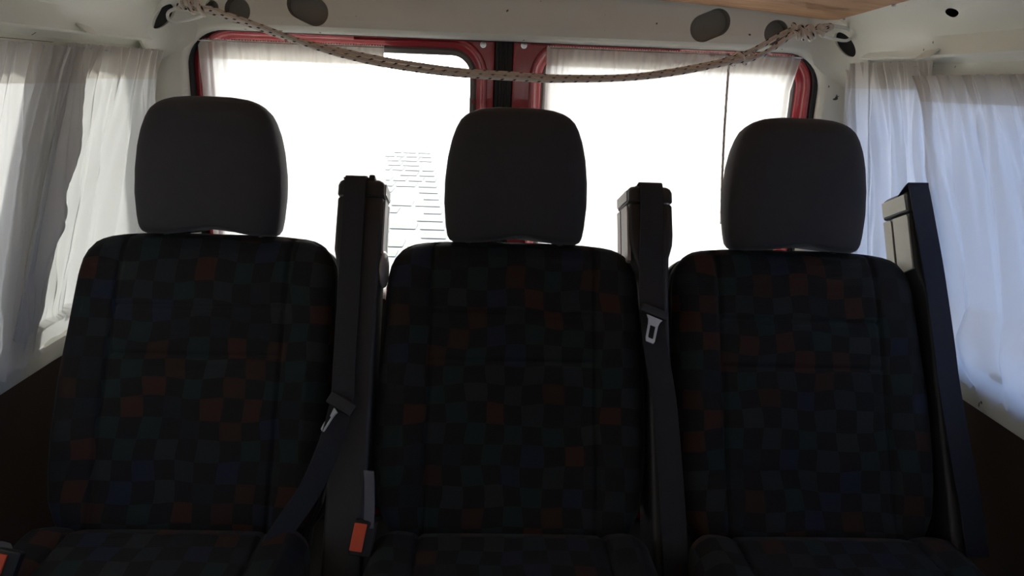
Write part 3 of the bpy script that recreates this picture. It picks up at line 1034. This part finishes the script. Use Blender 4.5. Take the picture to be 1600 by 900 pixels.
# belt slot bump and rolled web edge on top of the first tower
obj('belt_outlet', join(mapg(box((-.292, .035, .647), (.052, .055, .004), .003), R), mapg(box((-.264, .035, .649), (.012, .06, .010), .004), R)), PLAST, cap1)
t2, cap2 = tower(.224, .308, .650, -1, 'black belt tower between the middle and right seats with a waisted neck', GREYSIDE, .110, neck=True, slope=-.14, waist=(.2555, .296))
obj('belt_outlet', mapg(box((.266, .045, .650), (.050, .05, .010), .003), R), PLAST, cap2)
t3, cap3 = tower(.772, .806, .660, -1, 'narrow belt tower with cream side covers by the right curtain', GREYP, .095, slope=-.10, cap_h=.048, waist=(.788, .818))

# knuckle bump at the base of the first tower's side cover
bump = []
for k in range(15):
    t = -1 + 2 * k / 14
    q = sqrt(max(0, 1 - t * t)) + .02
    bump.append([R(-.236 + .010 * q * cos(a), .030 + .030 * q * sin(a), .475 + .036 * t) for a in [2 * pi * j / 20 for j in range(20)]])
obj('guide_bump', loft(bump, True, True, True), GREYSIDE, t1)

# ------------------------------------------------------------------ belts
XD = Vector((1, 0, 0))
def belt(label, pts, wds, width, m, tongue=None, sleeve=None, loc=None):
    root = thing('seat_belt', loc, label, 'seat belt', 'seat belts hanging from the towers')
    P = catmull([R(*p) for p in pts], 10)
    wd = []
    for i in range(len(P)):
        t = i / (len(P) - 1) * (len(wds) - 1)
        a = int(min(t, len(wds) - 2)); f = t - a
        wd.append((Vector(wds[a]) * (1 - f) + Vector(wds[a + 1]) * f).normalized())
    obj('webbing', strap(P, wd, width), m, root)
    return root
# left belt: down the first tower then slanting left over the seat edge
b1 = belt('black belt hanging from the left tower and slanting down over the left seat edge',
          [(-.292, .03, .650), (-.292, -.006, .642), (-.292, -.009, .58), (-.291, -.009, .44), (-.290, -.012, .30), (-.288, -.022, .23), (-.300, -.03, .16), (-.328, -.036, .08), (-.362, -.05, .02), (-.395, -.06, -.04), (-.42, -.07, -.09)],
          [XD] * 5 + [Vector((1, 0, -.2)), Vector((.8, .1, -.5)), Vector((.8, .3, -.5)), Vector((.8, .4, -.5)), Vector((.8, .4, -.5)), Vector((.8, .4, -.5))], .040, WEB, loc=(-.293, HY + .1, .5))
def tongue_geo(c, up, right, w=.026, l=.036, th=.0025):
    """flared metal plate with a rectangular slot"""
    nrm = up.cross(right).normalized()
    outer = [(-.62 * w, 0), (-.44 * w, -.12 * l), (-.38 * w, -.3 * l), (-.36 * w, -.85 * l), (-.28 * w, -l), (.28 * w, -l), (.36 * w, -.9 * l), (.38 * w, -.3 * l), (.46 * w, -.12 * l), (.62 * w, 0)]
    inner = [(-.2 * w, -.34 * l), (-.21 * w, -.34 * l), (-.21 * w, -.4 * l), (-.21 * w, -.78 * l), (-.17 * w, -.84 * l), (.17 * w, -.84 * l), (.21 * w, -.78 * l), (.21 * w, -.4 * l), (.21 * w, -.34 * l), (.2 * w, -.34 * l)]
    def pt(p, q): return c + right * p[0] + up * p[1] + nrm * q
    return loft([[pt(p, th) for p in outer], [pt(p, th) for p in inner], [pt(p, 0) for p in inner], [pt(p, 0) for p in outer]], torus=True)
upR = Vector((0, sin(RA), cos(RA)))
# sleeve and tongue of the left belt, seen nearly edge on
def sleeve(root, c, up, right, w=.05, h=.022, th=.009):
    nrm = up.cross(right).normalized()
    g = box((0, 0, 0), (w, th, h), .003, 3)
    return obj('tongue_sleeve', mapg(g, lambda x, y, z: c + right * x + nrm * y + up * z), PLAST, root)
c = Vector(R(-.287, -.030, .222))
r_ = Vector((.86, -.15, -.48)).normalized()
up_ = Vector((.45, .3, .84)); up_ = (up_ - r_ * up_.dot(r_)).normalized()
s1 = sleeve(b1, c, up_, r_)
r2 = Vector((.16, -.96, -.18)); r2 = (r2 - up_ * r2.dot(up_)).normalized()
obj('metal_tongue', tongue_geo(c - up_ * .008 + Vector((-.006, -.006, 0)), up_, r2, .028, .042), SATIN, s1)
# middle belt on the second tower
b2 = belt('black belt hanging down the right-hand tower with a bright slotted tongue',
          [(.266, .03, .655), (.266, -.006, .647), (.265, -.009, .58), (.260, -.010, .45), (.260, -.018, .39), (.262, -.022, .34), (.275, -.018, .25), (.281, -.016, .18), (.287, -.016, .05), (.290, -.018, -.07), (.292, -.020, -.12)],
          [XD] * 11, .044, WEB, loc=(.262, HY + .12, .5))
c = Vector(R(.260, -.030, .396))
r_ = Vector((.93, -.05, -.36)).normalized()
up_ = (upR - r_ * upR.dot(r_)).normalized()
s2 = sleeve(b2, c, up_, r_, .052, .016)
obj('metal_tongue', tongue_geo(c + Vector((.0, -.007, -.008)), (up_ + Vector((-.12, 0, 0))).normalized(), r_, .025, .047), SATIN, s2)
# right belt over the third tower
b3 = belt('broad navy belt draped over the right tower beside the blue curtain',
          [(.790, .06, .640), (.790, .0, .666), (.791, -.006, .655), (.794, -.010, .58), (.798, -.012, .50), (.801, -.012, .42), (.803, -.012, .35), (.804, -.012, .28), (.810, -.012, .18), (.818, -.012, .08), (.822, -.012, -.02)],
          [XD] * 11, .041, NAVYWEB, loc=(.79, HY + .15, .5))

# ------------------------------------------------------------------ buckles
def buckle(c, lean, label, stalk):
    root = thing('belt_buckle', (c[0], c[1], c[2] - .03), label, 'belt buckle')
    M = Matrix.Translation(c) @ Matrix.Rotation(lean, 4, 'Y') @ Matrix.Rotation(radians(-28), 4, 'X')
    ho = obj('buckle_housing', mapg(box((.0045, .006, 0), (.036, .020, .056), .004, 3), lambda *v: M @ Vector(v)), RUBBER, root)
    obj('release_button', mapg(box((-.003, -.0055, .001), (.020, .005, .043), .0015), lambda *v: M @ Vector(v)), ORANGE, ho)
    P = catmull(stalk, 8)
    obj('stalk', strap(P, [Vector((1, -.2, 0))] * len(P), .017, .004), STALKM, root)
    return root
buckle(Vector((-.235, 1.030, .462)), radians(10), 'seat belt buckle with orange red button and grey stalk left of the middle seat',
       [(-.222, 1.036, .475), (-.224, 1.062, .515), (-.228, 1.085, .545), (-.234, 1.11, .53), (-.240, 1.14, .50)])
buckle(Vector((-.738, .938, .466)), radians(14), 'small orange red belt buckle lying on the left seat cushion by the outer edge',
       [(-.738, .950, .470), (-.750, .975, .466), (-.775, 1.01, .456), (-.805, 1.04, .440)])

# ------------------------------------------------------------------ rope, cord, carabiners
def ray_at(x, y, Y):
    d = cam.matrix_world.to_3x3() @ Vector(((x - 800) / 1150, (450 - y) / 1150, -1))
    return EYE + d * (Y / d.y)
rope = thing('rope', (0, 1.63, 1.18), 'pale flecked double rope sagging across the van below the header', 'rope')
def rp(pts, YY): return catmull([ray_at(x, y, (YY(x) if callable(YY) else YY)) for x, y in pts], 8)
Yr = lambda x: 1.655 - .03 * sin(pi * (x - 300) / 1000) if 300 < x < 1300 else 1.655
p1 = [(312, 14), (330, 14), (352, 22), (400, 39), (450, 58), (500, 76), (545, 89), (600, 101), (650, 109), (700, 115), (750, 119), (800, 122), (850, 125), (900, 125), (950, 124), (1000, 121), (1050, 115), (1100, 106), (1143, 97), (1180, 90), (1210, 74), (1238, 54), (1252, 50)]
p2 = [(318, 18), (334, 20), (354, 26), (400, 42), (450, 60), (500, 72), (550, 83), (600, 93), (650, 101), (700, 108), (750, 113), (800, 116), (850, 120), (900, 121), (950, 121), (1000, 118), (1050, 111), (1100, 102), (1143, 92), (1178, 78), (1206, 62), (1236, 47), (1252, 44)]
obj('strand', tube(rp(p1, Yr), .0057, 12), ROPE, rope)
obj('strand', tube(rp(p2, lambda x: Yr(x) + .0085), .0057, 12), ROPE, rope)
def knot(path2d, YY, rad, turns, r=.0048, name='knot'):
    """rope coiled round its own line"""
    base = catmull([ray_at(x, y, YY) for x, y in path2d], 24)
    P = []
    K = len(base)
    for i, b in enumerate(base):
        t = (base[min(i + 1, K - 1)] - base[max(i - 1, 0)]).normalized()
        u = t.cross(Vector((0, 1, 0))).normalized(); w = t.cross(u)
        a = 2 * pi * turns * i / (K - 1)
        rr = rad * (.65 + .35 * sin(pi * i / (K - 1)))
        P.append(b + u * cos(a) * rr + w * sin(a) * rr)
    return obj(name, tube(catmull(P, 3), r, 10), ROPE, rope)
knot([(1136, 94), (1156, 92), (1176, 90)], 1.652, .0115, 2.2)
knot([(1236, 44), (1250, 50), (1266, 50), (1284, 48)], 1.655, .0125, 3.2)
knot([(1240, 54), (1262, 56), (1286, 50)], 1.645, .0085, 2.6)
knot([(318, 14), (300, 10), (284, 4)], 1.66, .011, 2.3)
knot([(322, 20), (306, 14), (288, 8)], 1.65, .007, 1.7)
# loops of rope round the carabiners
def bight(a, b, w):
    A, B = ray_at(*a), ray_at(*b)
    d = (B - A); n = d.cross(Vector((0, 1, 0))).normalized() * w
    obj('bight', tube(catmull([A + n, A + d * .5 + n, A + d * .95 + n * .6, B + d * .1, A + d * .95 - n * .6, A + d * .5 - n, A - n], 8), .0046, 10), ROPE, rope)
bight((1276, 46, 1.66), (1298, 42, 1.665), .006)
bight((302, 8, 1.66), (280, 10, 1.665), .006)

cord = [ray_at(1139, 99, 1.650)] + [ray_at(x, y, 1.655) for x, y in ((1138, 112), (1136, 140), (1134, 170), (1132, 200), (1130, 240), (1128, 290), (1127, 350))]
tag(obj('hanging_cord', tube(catmull(cord, 10), .0027, 10), ROPE), 'thin flecked cord hanging from the right rope knot behind the right headrest', 'cord')

def carabiner(A, B, wid, bulge, label):
    root = thing('carabiner', (A + B) / 2, label, 'carabiner', 'carabiners tied to the rope ends')
    d = (B - A); L = d.length; d.normalize()
    n = d.cross(bulge).normalized()
    u = bulge - d * bulge.dot(d); u.normalize()
    pts = []
    for k in range(48):
        a = 2 * pi * k / 48
        x = cos(a); y = sin(a)
        x = math.copysign(abs(x) ** .65, x); y = math.copysign(abs(y) ** .75, y)
        pts.append((A + B) / 2 + d * x * L / 2 + u * y * wid / 2 * (1 + .15 * x))
    obj('hook_body', tube(pts[:2] + pts[2:21] + pts[21:], .0034, 12, closed=True), ALU, root)
    g0 = (A + B) / 2 - d * L * .28 + u * wid * .5; g1 = (A + B) / 2 + d * L * .28 + u * wid * .56
    obj('gate', tube([g0, g1], .0036, 12), ALU, root)
    return root
carabiner(ray_at(1278, 46, 1.665), ray_at(1330, 56, 1.722), .026, Vector((0, 0, 1)), 'steel carabiner clipped through the oval hole at the right corner')
carabiner(ray_at(322, 16, 1.665), ray_at(262, 26, 1.722), .026, Vector((0, 0, 1)), 'steel carabiner clipped through the oval hole at the left corner')
